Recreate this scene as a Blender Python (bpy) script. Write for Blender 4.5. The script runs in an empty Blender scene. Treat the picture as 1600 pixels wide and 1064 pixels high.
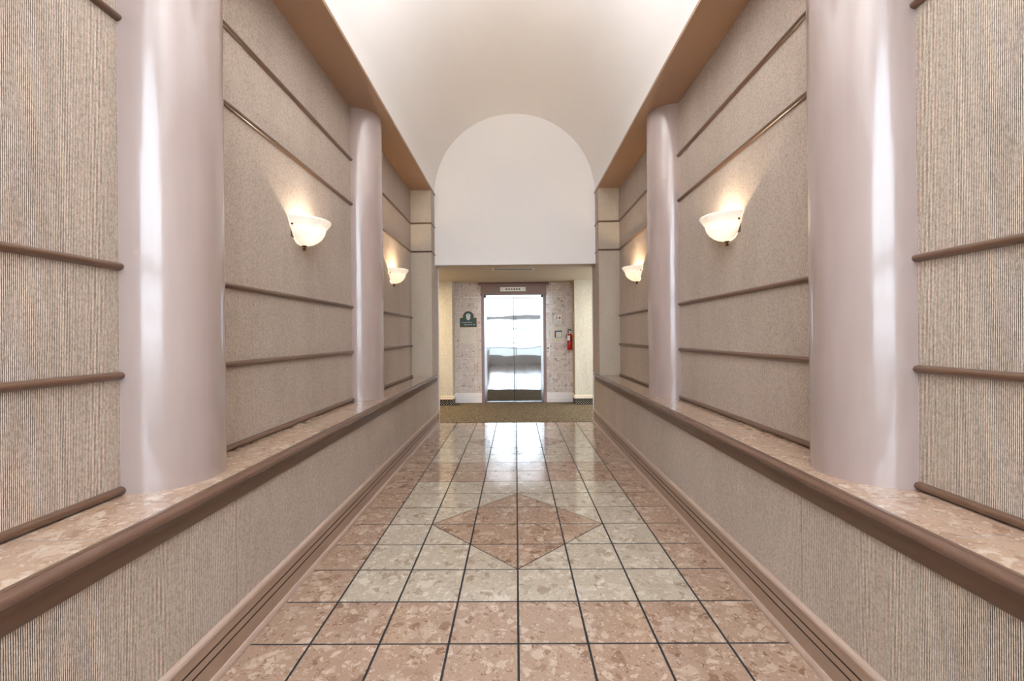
import bpy, bmesh, math, random
from mathutils import Vector, Matrix
random.seed(7)
PI = math.pi
S = bpy.context.scene
COL = S.collection

# ------------------------------------------------------------------ camera, world, exposure
W_IMG, FPX, HC = 1600.0, 686.0, 1.348
cd = bpy.data.cameras.new('camera'); cam = bpy.data.objects.new('camera', cd); COL.objects.link(cam)
cd.sensor_width = 36.0; cd.lens = 36.0 * FPX / W_IMG
cd.shift_y = -8.0 / W_IMG; cd.clip_start = 0.05; cd.clip_end = 200
cam.matrix_world = (Matrix.Translation((0, 0, HC)) @ Matrix.Rotation(0.0083, 4, 'Z') @
                    Matrix.Rotation(PI / 2, 4, 'X') @ Matrix.Rotation(-0.009, 4, 'Z'))
S.camera = cam

wd = bpy.data.worlds.new('world'); S.world = wd; wd.use_nodes = True
wn = wd.node_tree.nodes; wl = wd.node_tree.links
bg = wn['Background']; bg.inputs['Color'].default_value = (0.80, 0.90, 1.0, 1); bg.inputs['Strength'].default_value = 5.5

S.view_settings.view_transform = 'Standard'; S.view_settings.look = 'None'
S.view_settings.gamma = 1.0; S.view_settings.exposure = 0.86; S.view_settings.use_curve_mapping = False
try:
    S.cycles.use_denoising = True
    S.cycles.max_bounces = 14; S.cycles.diffuse_bounces = 10; S.cycles.glossy_bounces = 6
    S.cycles.transparent_max_bounces = 12; S.cycles.sample_clamp_indirect = 8.0
    S.cycles.caustics_reflective = False; S.cycles.caustics_refractive = False
except Exception:
    pass

def area_light(name, loc, target, sx, sy, energy, color, portal=False):
    l = bpy.data.lights.new(name, 'AREA'); l.shape = 'RECTANGLE'; l.size = sx; l.size_y = sy
    l.energy = energy; l.color = color
    o = bpy.data.objects.new(name, l); COL.objects.link(o)
    o.location = loc
    o.rotation_euler = (Vector(target) - Vector(loc)).to_track_quat('-Z', 'Y').to_euler()
    if portal: l.cycles.is_portal = True
    return o

# room dimensions (metres): x right, y down the corridor, z up
Y0, YN, YE, YJ, YL, YB = -2.5, 6.27, 6.53, 6.80, 8.45, 8.80   # glazed end, niche end, end wall, jamb edge, lobby piers, lift wall
XC, XL, XN = 1.195, 1.205, 1.49                                # corridor face, low wall, niche wall
HL, HS, HO = 0.762, 3.436, 2.40                                # ledge, soffit, lobby ceiling
area_light('window_portal', (0, Y0 - 0.12, 2.35), (0, 5, 2.35), 2.95, 4.6, 1, (1, 1, 1), True)
area_light('lobby_portal', (3.62, 7.62, 1.3), (0, 7.62, 1.3), 1.5, 2.0, 1, (1, 1, 1), True)

# ------------------------------------------------------------------ helpers
def new_mat(name):
    m = bpy.data.materials.new(name); m.use_nodes = True
    return m, m.node_tree.nodes, m.node_tree.links, m.node_tree.nodes['Principled BSDF']
def setp(b, **k):
    for n, v in k.items():
        n = n.replace('_', ' ')
        if n in b.inputs: b.inputs[n].default_value = v
def srgb(r, g, b):
    f = lambda c: (c / 255 / 12.92) if c / 255 <= 0.04045 else ((c / 255 + 0.055) / 1.055) ** 2.4
    return (f(r), f(g), f(b), 1)
def math_node(N, L, op, a, b=None, c=None):
    n = N.new('ShaderNodeMath'); n.operation = op
    for i, v in enumerate((a, b, c)):
        if v is None: continue
        if isinstance(v, (int, float)): n.inputs[i].default_value = v
        else: L.new(v, n.inputs[i])
    return n.outputs[0]
def ramp(N, L, fac, stops):
    r = N.new('ShaderNodeValToRGB'); L.new(fac, r.inputs[0])
    while len(r.color_ramp.elements) < len(stops): r.color_ramp.elements.new(0.5)
    for e, (p, c) in zip(r.color_ramp.elements, stops): e.position = p; e.color = c
    return r.outputs[0]
def mixc(N, L, fac, a, b, mode='MIX'):
    n = N.new('ShaderNodeMix'); n.data_type = 'RGBA'; n.blend_type = mode
    for i, v in ((0, fac), (6, a), (7, b)):
        if isinstance(v, (int, float)): n.inputs[i].default_value = v
        elif isinstance(v, tuple): n.inputs[i].default_value = v
        else: L.new(v, n.inputs[i])
    return n.outputs[2]
def bump(N, L, b, h, strength, dist):
    n = N.new('ShaderNodeBump'); n.inputs['Strength'].default_value = strength
    n.inputs['Distance'].default_value = dist; L.new(h, n.inputs['Height']); L.new(n.outputs[0], b.inputs['Normal'])
def noise(N, L, vec, scale, detail=3, rough=0.5):
    n = N.new('ShaderNodeTexNoise'); n.inputs['Scale'].default_value = scale
    n.inputs['Detail'].default_value = detail; n.inputs['Roughness'].default_value = rough
    L.new(vec, n.inputs['Vector']); return n
def position(N):
    return N.new('ShaderNodeNewGeometry').outputs['Position']
def scalev(N, L, v, s):
    n = N.new('ShaderNodeVectorMath'); n.operation = 'MULTIPLY'; L.new(v, n.inputs[0]); n.inputs[1].default_value = s
    return n.outputs[0]

def plain(name, col, rough=0.5, metal=0.0, bumpy=0.0, coat=0.0, var=0.07):
    m, N, L, b = new_mat(name)
    p = position(N)
    n = noise(N, L, p, 9.0, 4)
    c = mixc(N, L, n.outputs[0], tuple(x * (1 - var) for x in col[:3]) + (1,), tuple(min(1, x * (1 + var)) for x in col[:3]) + (1,))
    L.new(c, b.inputs['Base Color']); setp(b, Roughness=rough, Metallic=metal, Coat_Weight=coat, Coat_Roughness=0.12)
    if bumpy:
        n2 = noise(N, L, p, 28.0, 3); bump(N, L, b, n2.outputs[0], bumpy, 0.01)
    return m

def fabric(name, axis, dark, light, period=0.0052):
    """corded wall cloth: vertical cords repeating along one horizontal axis"""
    m, N, L, b = new_mat(name)
    p = position(N)
    sep = N.new('ShaderNodeSeparateXYZ'); L.new(p, sep.inputs[0])
    t = sep.outputs[axis]
    wob = noise(N, L, scalev(N, L, p, (1, 1, 0.35)), 60.0, 2)
    t2 = math_node(N, L, 'ADD', math_node(N, L, 'MULTIPLY', t, 2 * PI / period), math_node(N, L, 'MULTIPLY', wob.outputs[0], 2.6))
    w = math_node(N, L, 'MULTIPLY_ADD', math_node(N, L, 'SINE', t2), 0.5, 0.5)
    # weft specks along each cord
    sp = noise(N, L, scalev(N, L, p, (1, 1, 0.55)), 520.0, 2, 0.7)
    h = math_node(N, L, 'ADD', math_node(N, L, 'MULTIPLY', w, 0.75), math_node(N, L, 'MULTIPLY', sp.outputs[0], 0.5))
    c = ramp(N, L, h, [(0.30, dark), (0.55, tuple((a * 0.45 + c2 * 0.55) for a, c2 in zip(dark, light))), (0.90, light)])
    big = noise(N, L, scalev(N, L, p, (1, 1, 0.35)), 2.4, 5, 0.6)
    c = mixc(N, L, 1.0, c, ramp(N, L, big.outputs[0], [(0.3, (0.84, 0.83, 0.80, 1)), (0.68, (1, 1, 1, 1))]), 'MULTIPLY')
    fl = noise(N, L, scalev(N, L, p, (1, 1, 0.6)), 130.0, 3, 0.75)
    c = mixc(N, L, 1.0, c, ramp(N, L, fl.outputs[0], [(0.36, (0.70, 0.67, 0.63, 1)), (0.58, (1, 1, 1, 1))]), 'MULTIPLY')
    if axis == 1:      # faint butt seams between the cloth drops
        q = math_node(N, L, 'FRACT', math_node(N, L, 'DIVIDE', math_node(N, L, 'ADD', t, 10.28), 1.35))
        c = mixc(N, L, math_node(N, L, 'MULTIPLY', math_node(N, L, 'LESS_THAN', q, 0.0024), 0.45), c, dark)
    L.new(c, b.inputs['Base Color']); setp(b, Roughness=0.9, Specular_IOR_Level=0.15, Sheen_Weight=0.15)
    bump(N, L, b, h, 0.55, 0.003)
    return m

def stone(name, base, pale, dark, rough=0.12, grid=None, scale=1.0, contrast=1.0, coat=0.6):
    """agglomerate stone: chips of several sizes in a fine matrix; per-tile shift from the 'tile' attribute"""
    m, N, L, b = new_mat(name)
    p = position(N)
    at = N.new('ShaderNodeAttribute'); at.attribute_name = 'tile'
    off = N.new('ShaderNodeVectorMath'); off.operation = 'MULTIPLY_ADD'
    L.new(at.outputs['Vector'], off.inputs[0]); off.inputs[1].default_value = (37, 41, 29); L.new(p, off.inputs[2])
    v = off.outputs[0]
    dn = noise(N, L, v, 14.0 * scale, 3)
    dv = N.new('ShaderNodeVectorMath'); dv.operation = 'MULTIPLY_ADD'
    L.new(dn.outputs['Color'], dv.inputs[0]); dv.inputs[1].default_value = (0.055 / scale,) * 3; L.new(v, dv.inputs[2])
    v2 = dv.outputs[0]
    mat = noise(N, L, v, 26.0 * scale, 6, 0.65)
    c = ramp(N, L, mat.outputs[0], [(0.18, dark), (0.42, base), (0.62, base), (0.85, pale)])
    for sc, lo, hi, amt in ((12.0, 0.70, 0, 0.42), (21.0, 0.76, 0, 0.60), (44.0, 0.78, 0, 0.6), (110.0, 0.80, 0, 0.6)):
        vo = N.new('ShaderNodeTexVoronoi'); vo.inputs['Scale'].default_value = sc * scale; L.new(v2, vo.inputs['Vector'])
        ed = N.new('ShaderNodeTexVoronoi'); ed.feature = 'DISTANCE_TO_EDGE'
        ed.inputs['Scale'].default_value = sc * scale; L.new(v2, ed.inputs['Vector'])
        s = N.new('ShaderNodeSeparateColor'); L.new(vo.outputs['Color'], s.inputs[0])
        inside = math_node(N, L, 'GREATER_THAN', ed.outputs['Distance'], 0.09)
        pick = math_node(N, L, 'GREATER_THAN', s.outputs[0], lo)
        f = math_node(N, L, 'MULTIPLY', math_node(N, L, 'MULTIPLY', inside, pick), amt * contrast)
        cc = ramp(N, L, s.outputs[1], [(0.0, dark), (0.16, dark), (0.3, tuple(x * 0.82 for x in base[:3]) + (1,)), (0.5, tuple((x + y) / 2 for x, y in zip(base, pale))), (0.75, pale), (1.0, tuple(min(0.85, x * 1.12) for x in pale[:3]) + (1,))])
        c = mixc(N, L, f, c, cc)
    fine = noise(N, L, v, 240.0, 2, 0.7)
    c = mixc(N, L, 1.0, c, ramp(N, L, fine.outputs[0], [(0.3, (0.82, 0.8, 0.78, 1)), (0.45, (1, 1, 1, 1))]), 'MULTIPLY')
    if grid:
        gx, gz, g, w, gc = grid
        sp = N.new('ShaderNodeSeparateXYZ'); L.new(p, sp.inputs[0])
        fs = []
        for o, a in ((sp.outputs[0], gx), (sp.outputs[2], gz)):
            q = math_node(N, L, 'DIVIDE', math_node(N, L, 'SUBTRACT', o, a), g)
            fr = math_node(N, L, 'FRACT', math_node(N, L, 'ADD', q, 100.5))
            fs.append(math_node(N, L, 'LESS_THAN', math_node(N, L, 'ABSOLUTE', math_node(N, L, 'SUBTRACT', fr, 0.5)), w / g / 2))
        c = mixc(N, L, math_node(N, L, 'MAXIMUM', fs[0], fs[1]), c, gc)
    L.new(c, b.inputs['Base Color']); setp(b, Roughness=rough, Coat_Weight=coat, Coat_Roughness=0.07)
    return m

M = {}
FD, FLt = srgb(78, 62, 52), srgb(244, 228, 214)
M['fabric_side'] = fabric('fabric_side', 1, FD, FLt)
M['fabric_front_lit'] = fabric('fabric_front_lit', 0, srgb(160, 146, 128), srgb(240, 232, 220))  # same wall cloth, lightened to paint in the brighter light on pier fronts
M['tile_pink'] = stone('tile_pink', srgb(170, 144, 125), srgb(204, 186, 168), srgb(120, 84, 62), rough=0.13)
M['tile_pale'] = stone('tile_pale', srgb(188, 176, 160), srgb(216, 208, 195), srgb(144, 126, 106), rough=0.13)
M['ledge_stone'] = stone('ledge_stone', srgb(184, 156, 134), srgb(216, 200, 182), srgb(150, 116, 94), rough=0.12)
M['wall_stone'] = stone('wall_stone', srgb(212, 202, 199), srgb(236, 233, 230), srgb(158, 130, 122), rough=0.15, scale=0.8, contrast=1.0,
                        grid=(-1.105, 1.51, 0.305, 0.008, srgb(230, 226, 222)))
M['pale_stone'] = stone('pale_stone', srgb(222, 216, 202), srgb(236, 232, 222), srgb(196, 186, 168), rough=0.2, contrast=0.5)
M['grout'] = plain('grout', srgb(36, 38, 42), 0.7)
M['ledge_grout'] = plain('ledge_grout', srgb(132, 130, 134), 0.7)
M['rail_paint'] = plain('rail_paint', srgb(102, 76, 59), 0.3, coat=0.3)
M['nosing_paint'] = plain('nosing_paint', srgb(106, 80, 66), 0.26, bumpy=0.03, coat=0.3)
M['fascia_paint'] = plain('fascia_paint', srgb(96, 70, 54), 0.35)
M['base_paint'] = plain('base_paint', srgb(156, 132, 115), 0.32, coat=0.3)
M['base_cap'] = plain('base_cap', srgb(184, 162, 148), 0.3, coat=0.3)
M['groove'] = plain('groove', srgb(45, 30, 26), 0.8)
M['soffit_paint'] = plain('soffit_paint', srgb(154, 124, 101), 0.35, var=0.03)
M['mauve_trim'] = plain('mauve_trim', srgb(140, 120, 124), 0.4)
M['casing_brown'] = plain('casing_brown', srgb(138, 112, 104), 0.35)
M['cornice_red'] = plain('cornice_red', srgb(96, 52, 42), 0.4)
M['vault_white'] = plain('vault_white', srgb(240, 238, 236), 0.55, var=0.012)
M['lobby_ceiling'] = plain('lobby_ceiling', srgb(190, 174, 154), 0.7, var=0.02)
M['cream_cloth'] = fabric('cream_cloth', 0, srgb(222, 216, 200), srgb(240, 236, 224))
M['cream_trim'] = plain('cream_trim', srgb(232, 218, 200), 0.4)
M['white_trim'] = plain('white_trim', srgb(238, 236, 240), 0.3)
M['bead_white'] = plain('bead_white', srgb(226, 222, 226), 0.3)
M['black_paint'] = plain('black_paint', srgb(24, 24, 26), 0.4)
M['dark_metal'] = plain('dark_metal', srgb(120, 122, 124), 0.4, 0.0)
M['window_paint'] = plain('window_paint', srgb(196, 200, 204), 0.4)
M['bronze'] = plain('bronze', srgb(120, 84, 56), 0.25, 0.9)
M['chrome'] = plain('chrome', srgb(200, 200, 200), 0.2, 0.9)
M['red_paint'] = plain('red_paint', srgb(176, 18, 26), 0.25, coat=0.5)
M['white_label'] = plain('white_label', srgb(232, 236, 238), 0.5)
M['blue_grey'] = plain('blue_grey', srgb(96, 108, 126), 0.5)
M['red_ink'] = plain('red_ink', srgb(200, 24, 30), 0.5)
M['black_ink'] = plain('black_ink', srgb(20, 20, 24), 0.5)
M['green_paint'] = plain('green_paint', srgb(28, 66, 60), 0.4)
M['gold_paint'] = plain('gold_paint', srgb(222, 178, 110), 0.4)
M['white_ink'] = plain('white_ink', srgb(240, 240, 238), 0.5)
M['pavement'] = plain('pavement', srgb(128, 126, 122), 0.9)
M['vent_white'] = plain('vent_white', srgb(222, 222, 216), 0.4)
M['ivory'] = plain('ivory', srgb(240, 240, 236), 0.4)

def column_mat():
    m, N, L, b = new_mat('column_paint')
    p = position(N)
    n = noise(N, L, scalev(N, L, p, (1, 1, 0.12)), 7.0, 5, 0.6)
    c = ramp(N, L, n.outputs[0], [(0.3, srgb(159, 142, 137)), (0.7, srgb(171, 155, 150))])
    L.new(c, b.inputs['Base Color']); setp(b, Roughness=0.3, Coat_Weight=1.0, Coat_Roughness=0.12)
    f = noise(N, L, scalev(N, L, p, (1, 1, 0.08)), 90.0, 3, 0.6)
    g = noise(N, L, p, 11.0, 3)
    h = math_node(N, L, 'ADD', math_node(N, L, 'MULTIPLY', f.outputs[0], 0.25), g.outputs[0])
    bump(N, L, b, h, 0.09, 0.006)
    return m
M['column_paint'] = column_mat()

def steel_mat():
    m, N, L, b = new_mat('brushed_steel')
    p = position(N)
    setp(b, Metallic=1.0, Roughness=0.035); b.inputs['Base Color'].default_value = (0.42, 0.44, 0.46, 1)
    w = noise(N, L, scalev(N, L, p, (0.9, 1.0, 1.6)), 3.0, 1)
    bump(N, L, b, w.outputs[0], 0.06, 0.012)
    return m
M['brushed_steel'] = steel_mat()
M['frame_steel'] = plain('frame_steel', (0.46, 0.48, 0.5, 1), 0.2, 1.0)

def carpet_mat():
    m, N, L, b = new_mat('carpet_pile')
    p = position(N)
    n = noise(N, L, p, 34.0, 4, 0.9)
    q = noise(N, L, scalev(N, L, p, (1, 1, 1)), 160.0, 2, 0.8)
    h = math_node(N, L, 'ADD', math_node(N, L, 'MULTIPLY', n.outputs[0], 0.5), math_node(N, L, 'MULTIPLY', q.outputs[0], 0.5))
    c = ramp(N, L, h, [(0.40, srgb(38, 30, 22)), (0.5, srgb(108, 95, 76)), (0.62, srgb(190, 174, 150))])
    L.new(c, b.inputs['Base Color']); setp(b, Roughness=0.95, Specular_IOR_Level=0.1)
    bump(N, L, b, h, 0.5, 0.006)
    return m
M['carpet_pile'] = carpet_mat()

def lattice_mat():
    """black skirting with a woven lattice of pale diamonds"""
    m, N, L, b = new_mat('lattice_skirting')
    p = position(N)
    sep = N.new('ShaderNodeSeparateXYZ'); L.new(p, sep.inputs[0])
    u = math_node(N, L, 'ADD', sep.outputs[0], sep.outputs[1])
    def tri(sign):
        a = math_node(N, L, 'ADD', u, math_node(N, L, 'MULTIPLY', sep.outputs[2], sign))
        fr = math_node(N, L, 'FRACT', math_node(N, L, 'ADD', math_node(N, L, 'DIVIDE', a, 0.048), 100.0))
        return math_node(N, L, 'ABSOLUTE', math_node(N, L, 'SUBTRACT', fr, 0.5))
    d = math_node(N, L, 'MAXIMUM', tri(1.0), tri(-1.0))
    c = mixc(N, L, math_node(N, L, 'LESS_THAN', d, 0.18), srgb(12, 12, 15), srgb(236, 226, 200))
    L.new(c, b.inputs['Base Color']); setp(b, Roughness=0.6)
    return m
M['lattice'] = lattice_mat()

def shade_mat(name, col, es):
    m, N, L, b = new_mat(name)
    p = position(N)
    n = noise(N, L, p, 22.0, 4, 0.6)
    c = ramp(N, L, n.outputs[0], [(0.35, (0.80, 0.78, 0.74, 1)), (0.65, (0.93, 0.92, 0.90, 1))])
    L.new(c, b.inputs['Base Color']); setp(b, Roughness=0.25, Transmission_Weight=0.0)
    b.inputs['Emission Color'].default_value = col; b.inputs['Emission Strength'].default_value = es
    tr = N.new('ShaderNodeBsdfTranslucent'); tr.inputs[0].default_value = (0.9, 0.86, 0.78, 1)
    mx = N.new('ShaderNodeMixShader'); mx.inputs[0].default_value = 0.16
    L.new(b.outputs[0], mx.inputs[1]); L.new(tr.outputs[0], mx.inputs[2])
    L.new(mx.outputs[0], N['Material Output'].inputs['Surface'])
    return m
M['shade_near'] = shade_mat('shade_glass', (1.0, 0.93, 0.84, 1), 0.16)

def pane_mat():
    m, N, L, b = new_mat('window_glass')
    t = N.new('ShaderNodeBsdfTransparent'); t.inputs[0].default_value = (0.95, 0.96, 0.96, 1)
    g = N.new('ShaderNodeBsdfGlossy'); g.inputs['Roughness'].default_value = 0.02
    mx = N.new('ShaderNodeMixShader'); mx.inputs[0].default_value = 0.06
    L.new(t.outputs[0], mx.inputs[1]); L.new(g.outputs[0], mx.inputs[2])
    L.new(mx.outputs[0], N['Material Output'].inputs['Surface'])
    return m
M['pane'] = pane_mat()

# mesh helpers -----------------------------------------------------
def box(bm, x0, x1, y0, y1, z0, z1, mi=0):
    vs = [bm.verts.new((x, y, z)) for x in (x0, x1) for y in (y0, y1) for z in (z0, z1)]
    out = []
    for f in ((0, 1, 3, 2), (4, 6, 7, 5), (0, 4, 5, 1), (2, 3, 7, 6), (0, 2, 6, 4), (1, 5, 7, 3)):
        fc = bm.faces.new([vs[i] for i in f]); fc.material_index = mi; out.append(fc)
    return out
def extrude_y(bm, prof, y0, y1, closed=True, mats=None, caps=True):
    """prof: list of (x, z); swept along y"""
    a = [bm.verts.new((x, y0, z)) for x, z in prof]; b = [bm.verts.new((x, y1, z)) for x, z in prof]
    n = len(prof)
    for i in range(n if closed else n - 1):
        f = bm.faces.new((a[i], a[(i + 1) % n], b[(i + 1) % n], b[i]))
        if mats: f.material_index = mats[i]
    if closed and caps:
        bm.faces.new(a); bm.faces.new(list(reversed(b)))
def extrude_x(bm, prof, x0, x1, mats=None):
    """prof: list of (y, z); swept along x"""
    a = [bm.verts.new((x0, y, z)) for y, z in prof]; b = [bm.verts.new((x1, y, z)) for y, z in prof]
    n = len(prof)
    for i in range(n):
        f = bm.faces.new((a[i], a[(i + 1) % n], b[(i + 1) % n], b[i]))
        if mats: f.material_index = mats[i]
    bm.faces.new(a); bm.faces.new(list(reversed(b)))
def lathe(bm, prof, c, a0=0.0, a1=2 * PI, seg=32, axis='Z'):
    """prof: (r, h) revolved about a vertical axis through c"""
    full = abs(a1 - a0 - 2 * PI) < 1e-6
    n = seg if full else seg + 1
    rows = []
    for k in range(n):
        t = a0 + (a1 - a0) * k / seg
        row = []
        for r, h in prof:
            if axis == 'Z': p = (c[0] + r * math.cos(t), c[1] + r * math.sin(t), c[2] + h)
            elif axis == 'Y': p = (c[0] + r * math.cos(t), c[1] + h, c[2] + r * math.sin(t))
            else: p = (c[0] + h, c[1] + r * math.cos(t), c[2] + r * math.sin(t))
            row.append(bm.verts.new(p))
        rows.append(row)
    for k in range(seg):
        A = rows[k]; B = rows[(k + 1) % n]
        for i in range(len(prof) - 1):
            bm.faces.new((A[i], B[i], B[i + 1], A[i + 1]))
    bmesh.ops.remove_doubles(bm, verts=bm.verts[:], dist=1e-6)
def tube(bm, pts, r, seg=10):
    pts = [Vector(p) for p in pts]; rings = []
    for i, p in enumerate(pts):
        d = (pts[min(i + 1, len(pts) - 1)] - pts[max(i - 1, 0)]).normalized()
        up = Vector((0, 0, 1)) if abs(d.z) < 0.9 else Vector((1, 0, 0))
        a = d.cross(up).normalized(); b = d.cross(a)
        rings.append([bm.verts.new(p + a * r * math.cos(2 * PI * k / seg) + b * r * math.sin(2 * PI * k / seg)) for k in range(seg)])
    for A, B in zip(rings, rings[1:]):
        for k in range(seg): bm.faces.new((A[k], A[(k + 1) % seg], B[(k + 1) % seg], B[k]))
    bm.faces.new(rings[0]); bm.faces.new(list(reversed(rings[-1])))
def obj(name, bm, mats, parent=None, smooth=False, bevel=0.0, angle=40):
    bmesh.ops.recalc_face_normals(bm, faces=bm.faces[:])
    me = bpy.data.meshes.new(name); bm.to_mesh(me); bm.free()
    for mt in (mats if isinstance(mats, (list, tuple)) else [mats]): me.materials.append(M[mt])
    o = bpy.data.objects.new(name, me); COL.objects.link(o)
    if parent is not None:
        o.parent = parent
        o.matrix_parent_inverse = Matrix.Translation(-Vector(parent.location))
    if bevel:
        md = o.modifiers.new('bevel', 'BEVEL'); md.width = bevel; md.segments = 2; md.limit_method = 'ANGLE'
        md.harden_normals = False
    if smooth:
        for p in me.polygons: p.use_smooth = True
        try: me.set_sharp_from_angle(angle=math.radians(angle))
        except Exception: pass
    return o
def struct(name, bm, mats, **k):
    o = obj(name, bm, mats, **k); o['kind'] = 'structure'; return o
def tag(o, label, cat, group=None, kind=None):
    o['label'] = label; o['category'] = cat
    if group: o['group'] = group
    if kind: o['kind'] = kind
    return o
def thing(name, label, cat, loc, group=None):
    o = bpy.data.objects.new(name, None); COL.objects.link(o); o.location = loc; o.empty_display_size = 0.1
    return tag(o, label, cat, group)
def B(): return bmesh.new()

def clip(poly, nx, ny, d):
    """keep nx*x + ny*y <= d"""
    out = []
    for i in range(len(poly)):
        a, b = poly[i], poly[(i + 1) % len(poly)]
        da, db = nx * a[0] + ny * a[1] - d, nx * b[0] + ny * b[1] - d
        if da <= 0: out.append(a)
        if (da < 0) != (db < 0) and abs(da - db) > 1e-12:
            t = da / (da - db); out.append((a[0] + (b[0] - a[0]) * t, a[1] + (b[1] - a[1]) * t))
    return out
def area2(p): return sum(p[i][0] * p[(i + 1) % len(p)][1] - p[(i + 1) % len(p)][0] * p[i][1] for i in range(len(p))) / 2

# ------------------------------------------------------------------ floor: tiles laid with dark grout and diamond inlays
T = 0.305
def tile_floor():
    bm = B(); lay = bm.loops.layers.float_color.new('tile')
    def put(poly, mi, inset_edges, rnd):
        poly = [p for i, p in enumerate(poly) if (Vector(p) - Vector(poly[i - 1])).length > 1e-4]
        if len(poly) < 3 or abs(area2(poly)) < 1e-5: return
        if area2(poly) < 0: poly = poly[::-1]
        q = poly
        for i in range(len(poly)):
            a, b = Vector(poly[i]), Vector(poly[(i + 1) % len(poly)])
            e = (b - a).normalized(); n = Vector((e.y, -e.x))            # outward
            diag = abs(e.x * e.y) > 0.1
            q = clip(q, n.x, n.y, n.dot(a) - (0.0038 if diag else 0.0052))
        if len(q) < 3: return
        vs = [bm.verts.new((x, y, 0.0)) for x, y in q]; lo = [bm.verts.new((x, y, -0.003)) for x, y in q]
        fs = [bm.faces.new(vs)]
        for i in range(len(q)): fs.append(bm.faces.new((lo[i], lo[(i + 1) % len(q)], vs[(i + 1) % len(q)], vs[i])))
        for f in fs:
            f.material_index = mi
            for l in f.loops: l[lay] = rnd
    k = 16
    while YJ - (16 - k) * T > Y0 - T:
        k -= 1
        ya = 1.92 + k * T; yb = ya + T
        m = k % 8
        dia = 1.92 + ((k // 8) * 8 + 4) * T if 2 <= m <= 5 else None
        for c in range(-4, 4):
            xa, xb = max(c * T, -1.188), min((c + 1) * T, 1.188)
            r = (random.random(), random.random(), random.random(), 1)
            sq = [(xa, max(ya, Y0)), (xb, max(ya, Y0)), (xb, yb), (xa, yb)]
            outer = c in (-4, 3)
            pink = outer or m in (7, 0)
            if dia is None or outer:
                put(sq, 0 if pink else 1, None, r); continue
            sx = 1 if c >= 0 else -1; sy = 1 if (ya + yb) / 2 > dia else -1
            d = 2 * T + sy * dia
            put(clip(sq, sx, sy, d), 0, None, r)
            put(clip(sq, -sx, -sy, -d), 1, None, (r[1], r[2], r[0], 1))
    bm2 = bm
    f = box(bm2, -1.2, 1.2, Y0, YJ, -0.06, -0.0015, 2)
    struct('floor', bm2, ['tile_pink', 'tile_pale', 'grout'])
tile_floor()
bm = B(); box(bm, -3.5, 3.5, YJ, YB + 0.15, -0.06, 0.0); struct('floor_lobby', bm, 'ledge_grout')
bm = B(); box(bm, -3.5, 3.5, YJ + 0.002, YL, 0.0, 0.006); box(bm, -1.218, 1.132, YL, YB, 0.0, 0.006)
tag(obj('carpet', bm, 'carpet_pile'), 'brown flecked carpet in front of the elevator', 'carpet')

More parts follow.
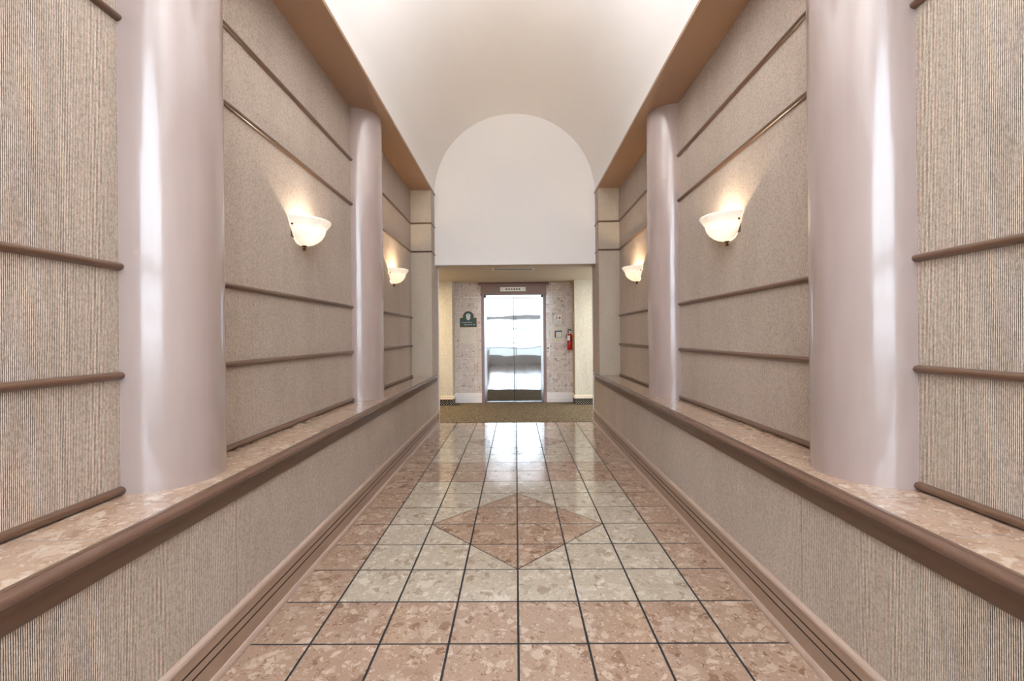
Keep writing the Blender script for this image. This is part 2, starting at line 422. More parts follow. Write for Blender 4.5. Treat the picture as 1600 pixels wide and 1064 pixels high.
# ------------------------------------------------------------------ side walls, ledges, columns, rails
RAILS = (1.21, 1.62, 2.557, 2.962)
COLS = (1.854, 4.20); RC = 0.216
trim_no = [0]
def trim(bm, mats, **k):
    trim_no[0] += 1
    return struct('trim_%d' % trim_no[0], bm, mats, **k)
def rail_prof(s, h):
    pts = [(s * XN, h + 0.015)]
    for i in range(9):
        a = PI / 2 - PI * i / 8
        pts.append((s * (XN - 0.004 - 0.016 * math.cos(a)), h + 0.014 * math.sin(a)))
    pts.append((s * XN, h - 0.015))
    return pts
for s, side in ((-1, 'left'), (1, 'right')):
    bm = B()
    f = box(bm, s * XN, s * (XN + 0.12), Y0, YN, HL - 0.02, HS, 0)
    struct('wall_' + side, bm, 'fabric_side')
    # low wall under the ledge
    bm = B(); box(bm, s * XL, s * (XN + 0.12), Y0, YJ, 0.0, 0.655)
    bm.faces.ensure_lookup_table()
    for f in bm.faces:
        f.material_index = 1 if abs(f.calc_center_median().y - YJ) < 1e-4 else 0
    struct('wall_%s_low' % side, bm, ['fabric_side', 'cream_cloth'])
    # end pier closing the niche
    bm = B(); box(bm, s * XC, s * (XN + 0.12), YN, YJ, HL + 0.0055, HS + 0.02)
    for f in bm.faces:
        c = f.calc_center_median()
        f.material_index = 1 if abs(c.x - s * XC) < 1e-4 else 0
    struct('wall_%s_pier' % side, bm, ['fabric_front_lit', 'fabric_side'])
    # wall behind the pier, facing the lobby
    bm = B(); box(bm, s * (XN + 0.12), s * 3.5, YJ - 0.12, YJ, 0, HO); struct('wall_lobby_front_' + side, bm, 'cream_cloth')
    # white corner bead at the lobby edge
    bm = B(); box(bm, s * (XC - 0.010), s * (XC + 0.006), YJ - 0.016, YJ + 0.004, 0.0, HO - 0.002)
    trim(bm, 'bead_white', bevel=0.003)
    # soffit
    bm = B(); box(bm, s * (XC - 0.014), s * (XN + 0.12), Y0, YE, HS, HS + 0.03)
    struct('ceiling_soffit_' + side, bm, 'soffit_paint', bevel=0.003)
    # rails between columns, one object per length
    ends = [(Y0, COLS[0] - RC + 0.004), (COLS[0] + RC - 0.004, COLS[1] - RC + 0.004), (COLS[1] + RC - 0.004, YN)]
    for h in RAILS:
        for a, b in ends:
            bm = B(); extrude_y(bm, rail_prof(s, h), a, b); trim(bm, 'rail_paint', smooth=True)
    for a, b in ends:
        bm = B(); pr = rail_prof(s, HL + 0.017)
        extrude_y(bm, pr, a, b); trim(bm, 'rail_paint', smooth=True)
    # rails wrapping the end pier
    for h in (RAILS[2], RAILS[3]):
        bm = B()
        pts = [(YN, h + 0.013)] + [(YN - 0.014 * math.cos(PI / 2 - PI * i / 8), h + 0.012 * math.sin(PI / 2 - PI * i / 8)) for i in range(9)] + [(YN, h - 0.013)]
        extrude_x(bm, pts, s * (XC - 0.012), s * XN)
        pts = [(s * XC, h + 0.013)] + [(s * (XC - 0.012 * math.cos(PI / 2 - PI * i / 8)), h + 0.012 * math.sin(PI / 2 - PI * i / 8)) for i in range(9)] + [(s * XC, h - 0.013)]
        extrude_y(bm, pts, YN - 0.012, YE + (0.27 if h < HO else 0))
        trim(bm, 'rail_paint', smooth=True)
    # baseboard with two grooves, cap bead and toe round
    face, deep = XL - 0.016, XL - 0.010
    pr = [(XL, 0.205), (XL - 0.012, 0.206), (XL - 0.020, 0.202), (XL - 0.023, 0.193), (XL - 0.020, 0.184), (XL - 0.014, 0.180), (face, 0.176),
          (face, 0.1405), (deep, 0.139), (deep, 0.135), (face, 0.1335),
          (face, 0.1025), (deep, 0.101), (deep, 0.097), (face, 0.0955),
          (face, 0.030), (face - 0.006, 0.028), (face - 0.012, 0.018), (face - 0.013, 0.008), (face - 0.012, 0.0), (XL, 0.0)]
    mt = [1, 1, 1, 1, 1, 1, 0, 2, 2, 2, 0, 2, 2, 2, 0, 1, 1, 1, 1, 0, 0]
    bm = B(); extrude_y(bm, [(s * x, z) for x, z in pr], Y0, YJ - 0.002, mats=mt)
    o = struct('baseboard_' + side, bm, ['base_paint', 'base_cap', 'groove'], smooth=True, angle=35)
    # ledge: stone tiles, wooden nosing and fascia
    led = thing('stone_ledge', 'long pinkish stone ledge with brown moulded edge running along the %s wall' % side, 'ledge', (s * 1.35, 2.0, HL - 0.03), 'stone ledges below the cloth walls')
    bm = B(); lay = bm.loops.layers.float_color.new('tile')
    xi, xo = 1.198, XN
    J0 = 1.268
    n0 = int((Y0 - J0) / 0.295) - 1
    for n in range(n0, 20):
        a, b = J0 + n * 0.295 + 0.0022, J0 + (n + 1) * 0.295 - 0.0022
        a, b = max(a, Y0), min(b, YN)
        if b - a < 0.01: continue
        r = (random.random(), random.random(), random.random(), 1)
        for f in box(bm, s * xi, s * xo, a, b, HL - 0.012, HL, 0):
            for l in f.loops: l[lay] = r
    box(bm, s * (xi + 0.001), s * xo, Y0, YN, 0.656, HL - 0.001, 1)
    obj('ledge_top', bm, ['ledge_stone', 'ledge_grout'], led)
    bm = B(); box(bm, s * 1.206, s * XN, YN, YJ, 0.656, HL + 0.005); obj('end_block', bm, 'fabric_side', led)
    pr = [(1.206, HL - 0.03), (1.206, HL + 0.003), (1.198, HL + 0.005), (1.188, HL + 0.005), (1.186, HL + 0.001)]
    for i in range(9):
        a = PI / 2 - PI * i / 8
        pr.append((1.180 - 0.016 * math.cos(a), 0.745 + 0.0155 * math.sin(a)))
    pr += [(1.186, 0.7285), (1.186, 0.7285)]
    pr = pr[:-1]
    bm = B(); extrude_y(bm, [(s * x, z) for x, z in pr], Y0, YJ - 0.17)
    obj('nosing', bm, 'nosing_paint', led, smooth=True, angle=35)
    pr = [(XL, 0.731), (1.186, 0.731), (1.186, 0.722), (1.190, 0.716), (1.192, 0.70), (1.192, 0.664), (1.196, 0.658), (XL, 0.656)]
    bm = B(); extrude_y(bm, [(s * x, z) for x, z in pr], Y0, YJ - 0.19)
    obj('fascia', bm, 'fascia_paint', led, smooth=True, angle=35)
    # columns
    for y, where in ((COLS[0], 'nearer'), (COLS[1], 'farther')):
        bm = B()
        segs = 48
        a0 = PI / 2 if s > 0 else -PI / 2
        ring = [(s * XN + RC * math.cos(a0 + PI * i / segs), y + RC * math.sin(a0 + PI * i / segs)) for i in range(segs + 1)]
        zs = [HL] + [HL + (HS - HL) * k / 6 for k in range(1, 6)] + [HS]
        rows = [[bm.verts.new((x, yy, z)) for x, yy in ring] for z in zs]
        for A, Bq in zip(rows, rows[1:]):
            for i in range(segs): bm.faces.new((A[i], A[i + 1], Bq[i + 1], Bq[i]))
            bm.faces.new((A[segs], A[0], Bq[0], Bq[segs]))
        bm.faces.new(rows[0]); bm.faces.new(rows[-1])
        o = obj('column', bm, 'column_paint', smooth=True)
        tag(o, '%s glossy mauve half-round column standing on the %s stone ledge' % (where, side), 'column', 'half-round painted columns')

# ------------------------------------------------------------------ vault and end wall
NV = 64
def arc(R, n=NV, z0=HS + 0.012): return [(-R * math.cos(PI * i / n), z0 + R * math.sin(PI * i / n)) for i in range(n + 1)]
bm = B()
inner = arc(XC); outer = arc(XC + 0.15)
extrude_y(bm, inner + outer[::-1], Y0, YE)
struct('ceiling', bm, 'vault_white', smooth=True, angle=30)
bm = B()
pts = [(-XC - 0.02, HO), (XC + 0.02, HO), (XC + 0.02, HS)] + [(-x, z) for x, z in arc(XC + 0.02)[1:-1]] + [(-XC - 0.02, HS)]
a = [bm.verts.new((x, YE, z)) for x, z in pts]; b = [bm.verts.new((x, YJ, z)) for x, z in pts]
bm.faces.new(a); bm.faces.new(b[::-1])
for i in range(len(pts)): bm.faces.new((a[i], a[(i + 1) % len(pts)], b[(i + 1) % len(pts)], b[i])).material_index = 1 if i == 0 else 0
struct('wall_end', bm, ['vault_white', 'lobby_ceiling'])
bm = B(); box(bm, -XC + 0.012, XC - 0.012, YE - 0.006, YE, HO, HO + 0.012); trim(bm, 'bead_white')

# ------------------------------------------------------------------ lift lobby
bm = B(); box(bm, -3.5, 3.5, YJ, YB + 0.2, HO, HO + 0.1); struct('ceiling_lobby', bm, 'lobby_ceiling')
EX = -0.037
bm = B(); lay = bm.loops.layers.float_color.new('tile')
DW, DH = 0.60, 2.15
box(bm, -1.22, EX - DW, YB, YB + 0.2, 0, HO); box(bm, EX + DW, 1.134, YB, YB + 0.2, 0, HO)
box(bm, EX - DW, EX + DW, YB, YB + 0.2, DH, HO)
struct('wall_elevator', bm, ['wall_stone'])
for x0, x1, z0, z1 in ((-1.105, -0.80, 1.205, 1.3575), (-1.105, -0.80, 1.3575, 1.51), (0.705, 0.855, 1.21, 1.36), (0.855, 1.01, 1.21, 1.36), (0.705, 0.855, 1.36, 1.51), (0.855, 1.01, 1.36, 1.51)):
    bm = B(); box(bm, x0 + 0.001, x1 - 0.001, YB - 0.004, YB, z0 + 0.001, z1 - 0.001)
    tag(obj('wall_tile', bm, 'pale_stone'),
        'pale replacement stone tile in the ' + ('pair below the green sign' if x0 < 0 else 'square patch around the small framed panel'),
        'tile', 'pale tiles left of the elevator' if x0 < 0 else 'pale tiles right of the elevator')
# cream piers on either side
for s, xe, side in ((-1, -1.22, 'left'), (1, 1.134, 'right')):
    x0, x1 = (xe, -3.5) if s < 0 else (xe, 3.5)
    bm = B(); box(bm, x0, x1, YL, YB + 0.2, 0.19, HO); 
    for f in bm.faces:
        if abs(f.calc_center_median().x - xe) < 1e-4: f.material_index = 1
    struct('wall_lobby_' + side, bm, ['cream_cloth', 'lobby_ceiling'])
    bm = B(); box(bm, x0, x1, YL, YB, 0.0, 0.19)
    struct('baseboard_lobby_%s' % side, bm, 'lattice')
    d = -s
    pr = [(0.0, 0.192), (-0.012, 0.19), (-0.016, 0.18), (-0.016, 0.145), (-0.022, 0.138), (-0.022, 0.128), (0.0, 0.126)]
    bm = B(); extrude_x(bm, [(YL + y, z) for y, z in pr], xe + d * 0.022, x1)
    extrude_y(bm, [(xe - d * y, z) for y, z in pr], YL - 0.022, YB)
    trim(bm, 'cream_trim')
# white stepped skirting on the stone
for x0, x1 in ((-1.218, EX - 0.645), (EX + 0.645, 1.132)):
    pr = [(0, 0.2), (-0.012, 0.198), (-0.014, 0.15), (-0.022, 0.146), (-0.022, 0.125), (-0.018, 0.12), (-0.018, 0.105), (-0.026, 0.1), (-0.026, 0.0), (0, 0)]
    bm = B(); extrude_x(bm, [(YB + y, z) for y, z in pr], x0, x1)
    struct('baseboard_elevator', bm, 'white_trim')
# outer lobby ends: left solid, right an unseen window added to bring in daylight
bm = B(); box(bm, -3.6, -3.5, YJ - 0.12, YL + 0.02, 0, HO + 0.1); struct('wall_lobby_far_left', bm, 'cream_cloth')
bm = B()
box(bm, 3.5, 3.6, YJ - 0.12, YL + 0.02, 0, 0.3); box(bm, 3.5, 3.6, YJ - 0.12, YL + 0.02, 2.3, HO + 0.1)
box(bm, 3.5, 3.6, YJ - 0.12, 6.87, 0.3, 2.3); box(bm, 3.5, 3.6, 8.37, YL + 0.02, 0.3, 2.3)
struct('wall_lobby_far_right', bm, 'cream_cloth')
bm = B()
for a, b, c, d in ((6.87, 8.37, 0.3, 0.35), (6.87, 8.37, 2.25, 2.3), (6.87, 6.92, 0.3, 2.3), (8.32, 8.37, 0.3, 2.3), (7.6, 7.64, 0.3, 2.3)):
    box(bm, 3.52, 3.58, a, b, c, d, 0)
o = struct('fill_window', bm, ['dark_metal'])
bm = B(); box(bm, 3.548, 3.552, 6.9, 8.35, 0.32, 2.28); obj('pane', bm, 'pane', o)

# ------------------------------------------------------------------ glazed end behind the camera
bm = B()
def bar(x0, x1, z0, z1, y0=Y0 - 0.06, y1=Y0): box(bm, x0, x1, y0, y1, z0, z1)
XW = XN + 0.1
bar(-XW, XW, 0, 0.42); bar(-XW, XW, 2.05, 2.27)
for h in (0.78, 1.01, 1.24, 1.64): bar(-XW, XW, h - 0.035, h + 0.035)
for x in (-XW, -0.02, XW - 0.04): bar(x, x + 0.04, 0.42, HS + (1.2 if abs(x) < 0.1 else 0))
bar(-XW, -XC, HS - 0.02, HS + 0.06); bar(XC, XW, HS - 0.02, HS + 0.06)
o = struct('window_1', bm, 'window_paint')
bm = B()
pts = [(-XW, 0.42), (XW, 0.42), (XW, HS)] + [(-x, z) for x, z in arc(XC + 0.1)[:]] + [(-XW, HS)]
bm.faces.new([bm.verts.new((x, Y0 - 0.03, z)) for x, z in pts])
obj('pane', bm, 'pane', o)
bm = B(); box(bm, -20, 20, -30, Y0 - 0.06, -0.2, -0.05); struct('ground', bm, 'pavement')

# ------------------------------------------------------------------ elevator
el = thing('elevator', 'closed stainless steel elevator with brown cornice at the end of the corridor', 'elevator', (EX, YB, 0))
for s in (-1, 1):
    bm = B(); box(bm, EX + s * 0.59, EX + s * 0.648, YB - 0.035, YB + 0.02, 0.007, 2.156)
    obj('casing', bm, 'mauve_trim', el, bevel=0.004)
bm = B()
for s in (-1, 1):
    box(bm, EX + s * 0.552, EX + s * 0.592, YB - 0.02, YB + 0.14, 0.007, 2.156)
    box(bm, EX + s * 0.540, EX + s * 0.556, YB + 0.02, YB + 0.14, 0.007, 2.10)
box(bm, EX - 0.59, EX + 0.59, YB - 0.02, YB + 0.14, 2.10, 2.156)
for x in (-0.40, -0.16, 0.1, 0.36):
    box(bm, EX + x - 0.004, EX + x + 0.004, YB - 0.023, YB - 0.019, 2.122, 2.134)
obj('steel_frame', bm, 'frame_steel', el, bevel=0.003)
for s in (-1, 1):
    bm = B(); box(bm, EX + s * 0.004, EX + s * 0.545, YB + 0.055, YB + 0.085, 0.022, 2.10)
    d = obj('door_panel', bm, 'brushed_steel', el, bevel=0.003)
bm = B(); box(bm, EX - 0.545, EX + 0.545, YB + 0.09, YB + 0.13, 0.007, 2.1); obj('shaft_back', bm, 'black_paint', el)
bm = B(); box(bm, EX - 0.552, EX + 0.552, YB - 0.015, YB + 0.14, 0.007, 0.02)
for k in range(3): box(bm, EX - 0.54, EX + 0.54, YB + 0.0 + k * 0.016, YB + 0.006 + k * 0.016, 0.02, 0.022)
obj('sill', bm, 'frame_steel', el)
bm = B(); box(bm, EX - 0.655, EX + 0.655, YB - 0.045, YB, 2.156, 2.372); box(bm, EX - 0.66, EX + 0.66, YB - 0.052, YB, 2.156, 2.19)
h = obj('header', bm, 'casing_brown', el, bevel=0.003)
bm = B()
extrude_x(bm, [(YB, 2.34), (YB - 0.05, 2.345), (YB - 0.075, 2.365), (YB - 0.082, 2.372), (YB - 0.095, 2.376), (YB - 0.095, 2.398), (YB, 2.398)], EX - 0.70, EX + 0.70, mats=[0, 0, 0, 0, 1, 1, 1])
obj('cornice', bm, ['mauve_trim', 'cornice_red'], el)
bm = B(); box(bm, -0.300, 0.206, YB - 0.056, YB - 0.045, 2.226, 2.312)
ip = obj('indicator_panel', bm, 'ivory', el, bevel=0.002)
for k in range(6):
    bm = B(); lathe(bm, [(0, -0.004), (0.013, -0.004), (0.016, 0.0)], (-0.172 + k * 0.0505, YB - 0.056, 2.269), seg=16, axis='Y')
    obj('indicator_lamp', bm, 'red_ink' if k == 2 else 'black_paint', ip)
for x, sg in ((-0.27, 1), (0.175, -1)):
    bm = B()
    v = [bm.verts.new((x - sg * 0.006, YB - 0.0567, 2.269)), bm.verts.new((x + sg * 0.005, YB - 0.0567, 2.279)), bm.verts.new((x + sg * 0.005, YB - 0.0567, 2.259))]
    bm.faces.new(v)
    obj('arrow_mark', bm, 'black_ink', ip)

def text_mesh(name, s, size, loc, mat, parent, align='LEFT'):
    cu = bpy.data.curves.new(name, 'FONT'); cu.body = s; cu.size = size; cu.extrude = 0.0006; cu.align_x = align
    t = bpy.data.objects.new(name + '_tmp', cu); COL.objects.link(t)
    bpy.context.view_layer.update()
    me = bpy.data.meshes.new_from_object(t.evaluated_get(bpy.context.evaluated_depsgraph_get()))
    bpy.data.objects.remove(t, do_unlink=True)
    me.transform(Matrix.Translation(loc) @ Matrix.Rotation(PI / 2, 4, 'X'))
    me.materials.clear(); me.materials.append(M[mat]); me.name = name
    o = bpy.data.objects.new(name, me); COL.objects.link(o); o.parent = parent
    o.matrix_parent_inverse = Matrix.Translation(-Vector(parent.location))
    return o

# call buttons
cb = thing('call_button_panel', 'narrow ivory elevator call plate with two round buttons beside the door frame', 'button panel', (0.648, YB, 1.05))
bm = B(); box(bm, 0.617, 0.681, YB - 0.006, YB, 0.925, 1.18); obj('plate', bm, 'ivory', cb, bevel=0.002)
for z in (1.085, 1.02):
    bm = B(); lathe(bm, [(0.0, -0.014), (0.010, -0.014), (0.013, -0.010), (0.013, -0.002)], (0.649, YB - 0.005, z), seg=20, axis='Y')
    obj('button', bm, 'white_label' if z < 1.05 else 'dark_metal', cb, smooth=True)
    bm = B(); lathe(bm, [(0.0135, -0.006), (0.018, -0.006), (0.019, 0.0)], (0.649, YB - 0.005, z), seg=20, axis='Y')
    obj('button_ring', bm, 'black_paint', cb)

# green wayfinding sign
gx0, gx1, gz0, gz1 = -1.112, -0.779, 1.520, 1.706
gc = (gx0 + gx1) / 2
sg = thing('wall_sign', 'dark green arched sign with white crest and unit arrows left of the elevator', 'sign', (gc, YB, gz0))
def sign_outline(g):
    r = 0.107 + g
    p = [(gx0 - g, gz0 - g), (gx1 + g, gz0 - g), (gx1 + g, gz1 + g)]
    zc = gz1 + 0.025
    a0 = math.asin((gz1 + g - zc) / r)
    for i in range(25):
        a = a0 + (PI - 2 * a0) * i / 24
        p.append((gc + r * math.cos(a), zc + r * math.sin(a)))
    p.append((gx0 - g, gz1 + g)); return p
def flat(bm, pts, y0, y1):
    a = [bm.verts.new((x, y0, z)) for x, z in pts]; b = [bm.verts.new((x, y1, z)) for x, z in pts]
    bm.faces.new(a); bm.faces.new(b[::-1])
    for i in range(len(pts)): bm.faces.new((a[i], a[(i + 1) % len(pts)], b[(i + 1) % len(pts)], b[i]))
bm = B(); flat(bm, sign_outline(0.006), YB - 0.010, YB); obj('gold_edge', bm, 'gold_paint', sg)
bm = B(); flat(bm, sign_outline(0.0), YB - 0.014, YB - 0.009); obj('sign_board', bm, 'green_paint', sg)
bm = B(); YS = YB - 0.0145
def blob(bm, cx, cz, rx, rz, n=20, k=0.0, m=8):
    pts = [(cx + rx * (1 + k * math.cos(m * t)) * math.cos(t), cz + rz * (1 + k * math.cos(m * t)) * math.sin(t)) for t in [2 * PI * i / n for i in range(n)]]
    flat(bm, pts, YS - 0.001, YS + 0.0005)
blob(bm, gc, 1.752, 0.046, 0.040, 48, 0.09, 8)
flat(bm, [(gc - 0.036, 1.722), (gc + 0.036, 1.722), (gc + 0.042, 1.690), (gc + 0.020, 1.672), (gc, 1.654), (gc - 0.020, 1.672), (gc - 0.042, 1.690)], YS - 0.001, YS + 0.0005)
cr = obj('crest', bm, 'white_ink', sg)
bm = B()
for dx, dz, rx, rz in ((-0.016, 1.752, 0.006, 0.017), (0.016, 1.752, 0.006, 0.017), (0, 1.770, 0.016, 0.004), (-0.020, 1.693, 0.009, 0.006), (0.020, 1.693, 0.009, 0.006), (0, 1.712, 0.006, 0.004)):
    pts = [(gc + dx + rx * math.cos(2 * PI * i / 14), dz + rz * math.sin(2 * PI * i / 14)) for i in range(14)]
    flat(bm, pts, YS - 0.002, YS - 0.001)
obj('crest_line', bm, 'green_paint', cr)
text_mesh('lettering', 'Units 10-14', 0.034, (-1.035, YS, 1.604), 'white_ink', sg)
text_mesh('lettering', 'Units 10-18', 0.034, (-1.035, YS, 1.560), 'white_ink', sg)
for x, z, d in ((-1.058, 1.615, -1), (-0.832, 1.571, 1)):
    bm = B()
    flat(bm, [(x + d * 0.018, z), (x + d * 0.004, z + 0.011), (x + d * 0.004, z + 0.003), (x - d * 0.016, z + 0.003), (x - d * 0.016, z - 0.003), (x + d * 0.004, z - 0.003), (x + d * 0.004, z - 0.011)], YS - 0.0008, YS)
    obj('arrow', bm, 'white_ink', sg)

# in-case-of-fire notice
nt = thing('fire_notice', 'small white notice with running figure and red flame above the framed panel', 'sign', (0.85, YB, 1.57))
bm = B(); box(bm, 0.773, 0.927, YB - 0.004, YB, 1.572, 1.750); obj('notice_board', bm, 'white_label', nt)
YS = YB - 0.0045
bm = B()
blob(bm, 0.822, 1.724, 0.008, 0.008, 14)
for a, b, w in (((0.820, 1.714), (0.828, 1.690), 0.010), ((0.828, 1.690), (0.845, 1.678), 0.006), ((0.826, 1.692), (0.812, 1.670), 0.007), ((0.812, 1.670), (0.795, 1.662), 0.006), ((0.820, 1.706), (0.802, 1.700), 0.005), ((0.822, 1.704), (0.838, 1.696), 0.005), ((0.79, 1.656), (0.85, 1.668), 0.005)):
    dx, dz = b[0] - a[0], b[1] - a[1]; l = math.hypot(dx, dz); nx, nz = -dz / l * w / 2, dx / l * w / 2
    flat(bm, [(a[0] + nx, a[1] + nz), (b[0] + nx, b[1] + nz), (b[0] - nx, b[1] - nz), (a[0] - nx, a[1] - nz)], YS - 0.001, YS)
obj('running_figure', bm, 'black_ink', nt)
bm = B()
flat(bm, [(0.884, 1.728), (0.889, 1.712), (0.902, 1.700), (0.905, 1.686), (0.898, 1.672), (0.884, 1.667), (0.870, 1.672), (0.864, 1.686), (0.868, 1.700), (0.880, 1.712)], YS - 0.001, YS)
obj('flame', bm, 'red_ink', nt)
text_mesh('lettering', 'IN CASE OF FIRE', 0.016, (0.85, YS, 1.632), 'blue_grey', nt, 'CENTER')
text_mesh('lettering', 'USE STAIRS', 0.022, (0.85, YS, 1.602), 'blue_grey', nt, 'CENTER')
text_mesh('lettering', 'Do not use elevator', 0.014, (0.85, YS, 1.584), 'blue_grey', nt, 'CENTER')

# framed panel
fp = thing('key_panel', 'small grey framed fire service panel with red tab on the pale tiles', 'panel', (0.852, YB, 1.295))
bm = B()
YP = YB - 0.004
for a, b, c, d in ((0.78, 0.925, 1.405, 1.435), (0.78, 0.925, 1.295, 1.303), (0.78, 0.788, 1.303, 1.405), (0.917, 0.925, 1.303, 1.405)):
    box(bm, a, b, YP - 0.014, YP, c, d)
obj('panel_frame', bm, 'blue_grey', fp, bevel=0.001)
bm = B(); box(bm, 0.788, 0.917, YP - 0.008, YP, 1.303, 1.405); obj('panel_face', bm, 'white_label', fp)
bm = B(); box(bm, 0.786, 0.808, YP - 0.012, YP - 0.008, 1.303, 1.405); k_ = obj('side_strip', bm, 'black_paint', fp)
bm = B(); box(bm, 0.784, 0.810, YP - 0.016, YP - 0.012, 1.338, 1.385); obj('red_tab', bm, 'red_ink', k_)
bm = B()
for i in range(4): box(bm, 0.825, 0.885 + 0.015 * (i % 2), YP - 0.0086, YP - 0.008, 1.382 - i * 0.02, 1.385 - i * 0.02)
obj('print_line', bm, 'blue_grey', fp)
# slim strip on the pier return
bm = B(); box(bm, 1.128, 1.134, 8.58, 8.61, 1.58, 1.78)
tag(obj('wall_plate', bm, 'white_label'), 'slim white strip plate on the pier edge above the fire extinguisher', 'plate')

# fire extinguisher
ex, ey = 1.072, 8.70
fe = thing('fire_extinguisher', 'red fire extinguisher hanging on the right pier beside the elevator', 'fire extinguisher', (ex, ey, 1.05))
bm = B(); lathe(bm, [(0, 0.0), (0.046, 0.0), (0.052, 0.008), (0.053, 0.27), (0.050, 0.29), (0.040, 0.308), (0.022, 0.318), (0, 0.32)], (ex, ey, 1.05), seg=32)
cy = obj('cylinder', bm, 'red_paint', fe, smooth=True)
bm = B(); lathe(bm, [(0.0536, 0.165), (0.0545, 0.167), (0.0545, 0.178), (0.0536, 0.18)], (ex, ey, 1.05), seg=32); obj('band', bm, 'black_paint', cy)
bm = B(); lathe(bm, [(0.0537, 0.185), (0.0537, 0.285)], (ex, ey, 1.05), a0=-PI * 0.93, a1=-PI * 0.52, seg=12); obj('paper_label', bm, 'white_label', cy)
bm = B(); lathe(bm, [(0.016, 0.315), (0.016, 0.345), (0.024, 0.348), (0.024, 0.375), (0.012, 0.385), (0, 0.385)], (ex, ey, 1.05), seg=20)
vv = obj('valve', bm, 'chrome', fe, smooth=True)
bm = B(); lathe(bm, [(0, -0.014), (0.016, -0.012), (0.017, 0.0)], (ex, ey - 0.02, 1.41), seg=18, axis='Y'); obj('gauge', bm, 'white_label', vv)
bm = B(); tube(bm, [(ex - 0.045, ey, 1.418), (ex - 0.02, ey, 1.430), (ex + 0.03, ey, 1.434)], 0.006, 8)
tube(bm, [(ex - 0.05, ey, 1.450), (ex - 0.01, ey, 1.462), (ex + 0.015, ey, 1.452), (ex + 0.03, ey, 1.434)], 0.007, 8); obj('handle', bm, 'black_paint', fe, smooth=True)
bm = B(); tube(bm, [(ex - 0.02, ey - 0.01, 1.405), (ex - 0.045, ey - 0.02, 1.39), (ex - 0.065, ey - 0.025, 1.355), (ex - 0.080, ey - 0.03, 1.31), (ex - 0.085, ey - 0.03, 1.29)], 0.006, 8)
obj('hose', bm, 'black_paint', fe, smooth=True)
bm = B(); box(bm, ex + 0.045, 1.134, ey - 0.02, ey + 0.02, 1.08, 1.37); box(bm, ex - 0.03, 1.134, ey - 0.03, ey + 0.03, 1.040, 1.05)
obj('wall_bracket', bm, 'gold_paint', fe)

# ceiling grille over the opening
cv = thing('ceiling_vent', 'long narrow white slot vent in the lobby ceiling just behind the header', 'vent', (-0.03, 6.92, HO))
bm = B()
for a, b, c, d in ((-0.36, 0.30, 6.86, 6.875), (-0.36, 0.30, 6.985, 7.0), (-0.36, -0.335, 6.875, 6.985), (0.275, 0.30, 6.875, 6.985)):
    box(bm, a, b, c, d, HO - 0.012, HO)
obj('vent_frame', bm, 'vent_white', cv)
bm = B(); box(bm, -0.335, 0.275, 6.875, 6.985, HO - 0.004, HO - 0.001); obj('duct_shade', bm, 'black_paint', cv)  # black sheet painted as the shade inside the duct
for k in range(3):
    bm = B(); box(bm, -0.335, 0.275, 6.898 + k * 0.03, 6.904 + k * 0.03, HO - 0.011, HO - 0.003); obj('slat', bm, 'dark_metal', cv)

# ------------------------------------------------------------------ sconces
def make_sconce(s, y, label, power, col):
    h0 = 2.155
    x0 = s * XN
    t = thing('wall_sconce', label, 'wall lamp', (x0, y, 1.985), 'alabaster bowl sconces')
    prof = [(0.0, 1.985), (0.04, 1.988), (0.075, 1.998), (0.103, 2.014), (0.128, 2.036), (0.145, 2.062), (0.153, 2.085), (0.157, 2.104),
            (0.166, 2.112), (0.170, 2.122), (0.177, 2.127), (0.180, 2.137), (0.187, 2.142), (0.191, 2.150), (0.190, 2.156),
            (0.185, 2.155), (0.181, 2.146), (0.174, 2.140), (0.171, 2.130), (0.164, 2.126), (0.160, 2.116), (0.151, 2.106),
            (0.147, 2.085), (0.139, 2.064), (0.122, 2.040), (0.098, 2.019), (0.072, 2.004), (0.04, 1.994), (0.0, 1.991)]
    a0 = PI / 2 if s > 0 else -PI / 2
    bm = B(); lathe(bm, [(r, h) for r, h in prof], (s * (XN - 0.006), y, 0), a0, a0 + PI, 48)
    obj('glass_bowl', bm, 'shade_near', t, smooth=True, angle=50)
    bm = B(); box(bm, x0, s * (XN - 0.006), y - 0.14, y + 0.14, 2.02, 2.10); obj('back_plate', bm, 'bronze', t)
    bm = B(); lathe(bm, [(0, -0.034), (0.006, -0.033), (0.011, -0.027), (0.012, -0.021), (0.006, -0.015), (0.008, -0.010), (0.017, -0.006), (0.018, 0.0), (0, 0.004)], (s * (XN - 0.022), y, 1.985), seg=20)
    obj('finial', bm, 'bronze', t, smooth=True)
    for d in (-1, 1):
        bm = B(); lathe(bm, [(0, -0.008), (0.006, -0.007), (0.007, 0.0)], (s * (XN - 0.020), y + d * 0.160, 2.100), seg=12, axis='Y')
        if d > 0:
            for v in bm.verts: v.co.y = 2 * (y + 0.160) - v.co.y
        obj('screw', bm, 'bronze', t)
    l = bpy.data.lights.new('bulb', 'POINT'); l.energy = power; l.color = col; l.shadow_soft_size = 0.012
    o = bpy.data.objects.new('bulb', l); COL.objects.link(o); o.parent = t
    o.matrix_parent_inverse = Matrix.Translation(-Vector(t.location)); o.location = (s * (XN - 0.10), y, 2.052)
    return t
WARM, NEUT = (1.0, 0.72, 0.42), (1.0, 0.84, 0.66)
make_sconce(-1, 3.05, 'lit white alabaster bowl sconce between the two columns on the left wall', 5, NEUT)
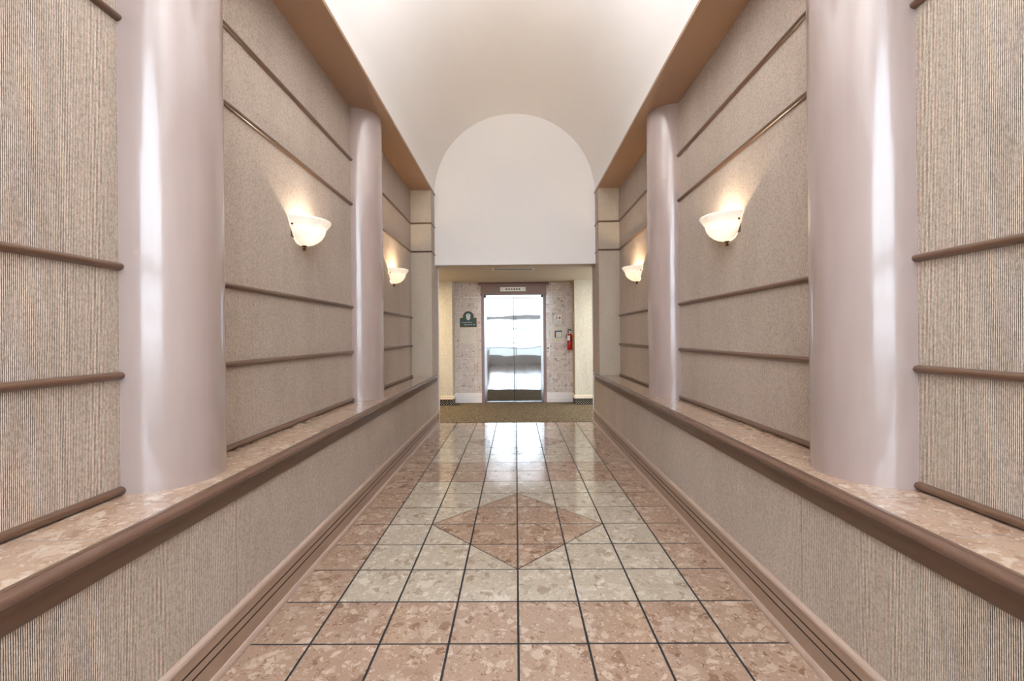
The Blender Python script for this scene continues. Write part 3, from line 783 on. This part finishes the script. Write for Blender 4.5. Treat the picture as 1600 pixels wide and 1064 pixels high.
make_sconce(1, 3.05, 'lit white alabaster bowl sconce between the two columns on the right wall', 6.5, (1.0, 0.80, 0.56))
make_sconce(-1, 5.31, 'lit warm white bowl sconce beyond the farther column on the left wall', 11, WARM)
make_sconce(1, 5.31, 'lit warm white bowl sconce beyond the farther column on the right wall', 11, WARM)

# ceiling lamps added out of sight, left and right, to light the lobby
for x, e, c in ((-2.3, 28, (1.0, 0.80, 0.55)), (2.3, 18, (1.0, 0.93, 0.84))):
    lm = thing('lobby_fill_lamp', 'added round fill lamp, out of view on the %s side of the elevator lobby' % ('left' if x < 0 else 'right'), 'lamp', (x, 7.6, HO))
    bm = B(); lathe(bm, [(0.0, -0.03), (0.15, -0.03), (0.17, -0.02), (0.17, 0.0)], (x, 7.6, HO), seg=28); obj('fill_housing', bm, 'vent_white', lm, smooth=True)
    l = bpy.data.lights.new('fill_light', 'AREA'); l.shape = 'DISK'; l.size = 0.3; l.energy = e; l.color = c
    o = bpy.data.objects.new('fill_light', l); COL.objects.link(o); o.location = (0, 0, -0.035); o.parent = lm

# uplights added out of view above and behind the viewpoint to brighten the vault
for y in (2.0, -0.6):
    pl = thing('fill_uplight', 'added bowl uplight, out of view, brightening the vault, hung ' + ('nearer the elevator' if y > 0 else 'nearer the glazed entrance'), 'lamp', (0, y, 3.45))
    bm = B(); lathe(bm, [(0.0, 0.0), (0.12, 0.01), (0.22, 0.05), (0.28, 0.11), (0.29, 0.115), (0.285, 0.12), (0.27, 0.11), (0.21, 0.06), (0.11, 0.022), (0, 0.015)], (0, y, 3.45), seg=36); obj('bowl', bm, 'vent_white', pl, smooth=True)
    bm = B(); tube(bm, [(0, y, 3.465), (0, y, 4.64)], 0.008, 8); obj('rod', bm, 'bronze', pl, smooth=True)
    l = bpy.data.lights.new('fill_light', 'AREA'); l.shape = 'DISK'; l.size = 0.4; l.energy = 47; l.color = (0.96, 0.97, 1.0)
    o = bpy.data.objects.new('fill_light', l); COL.objects.link(o); o.location = (0, 0, 0.10); o.rotation_euler = (PI, 0, 0); o.parent = pl
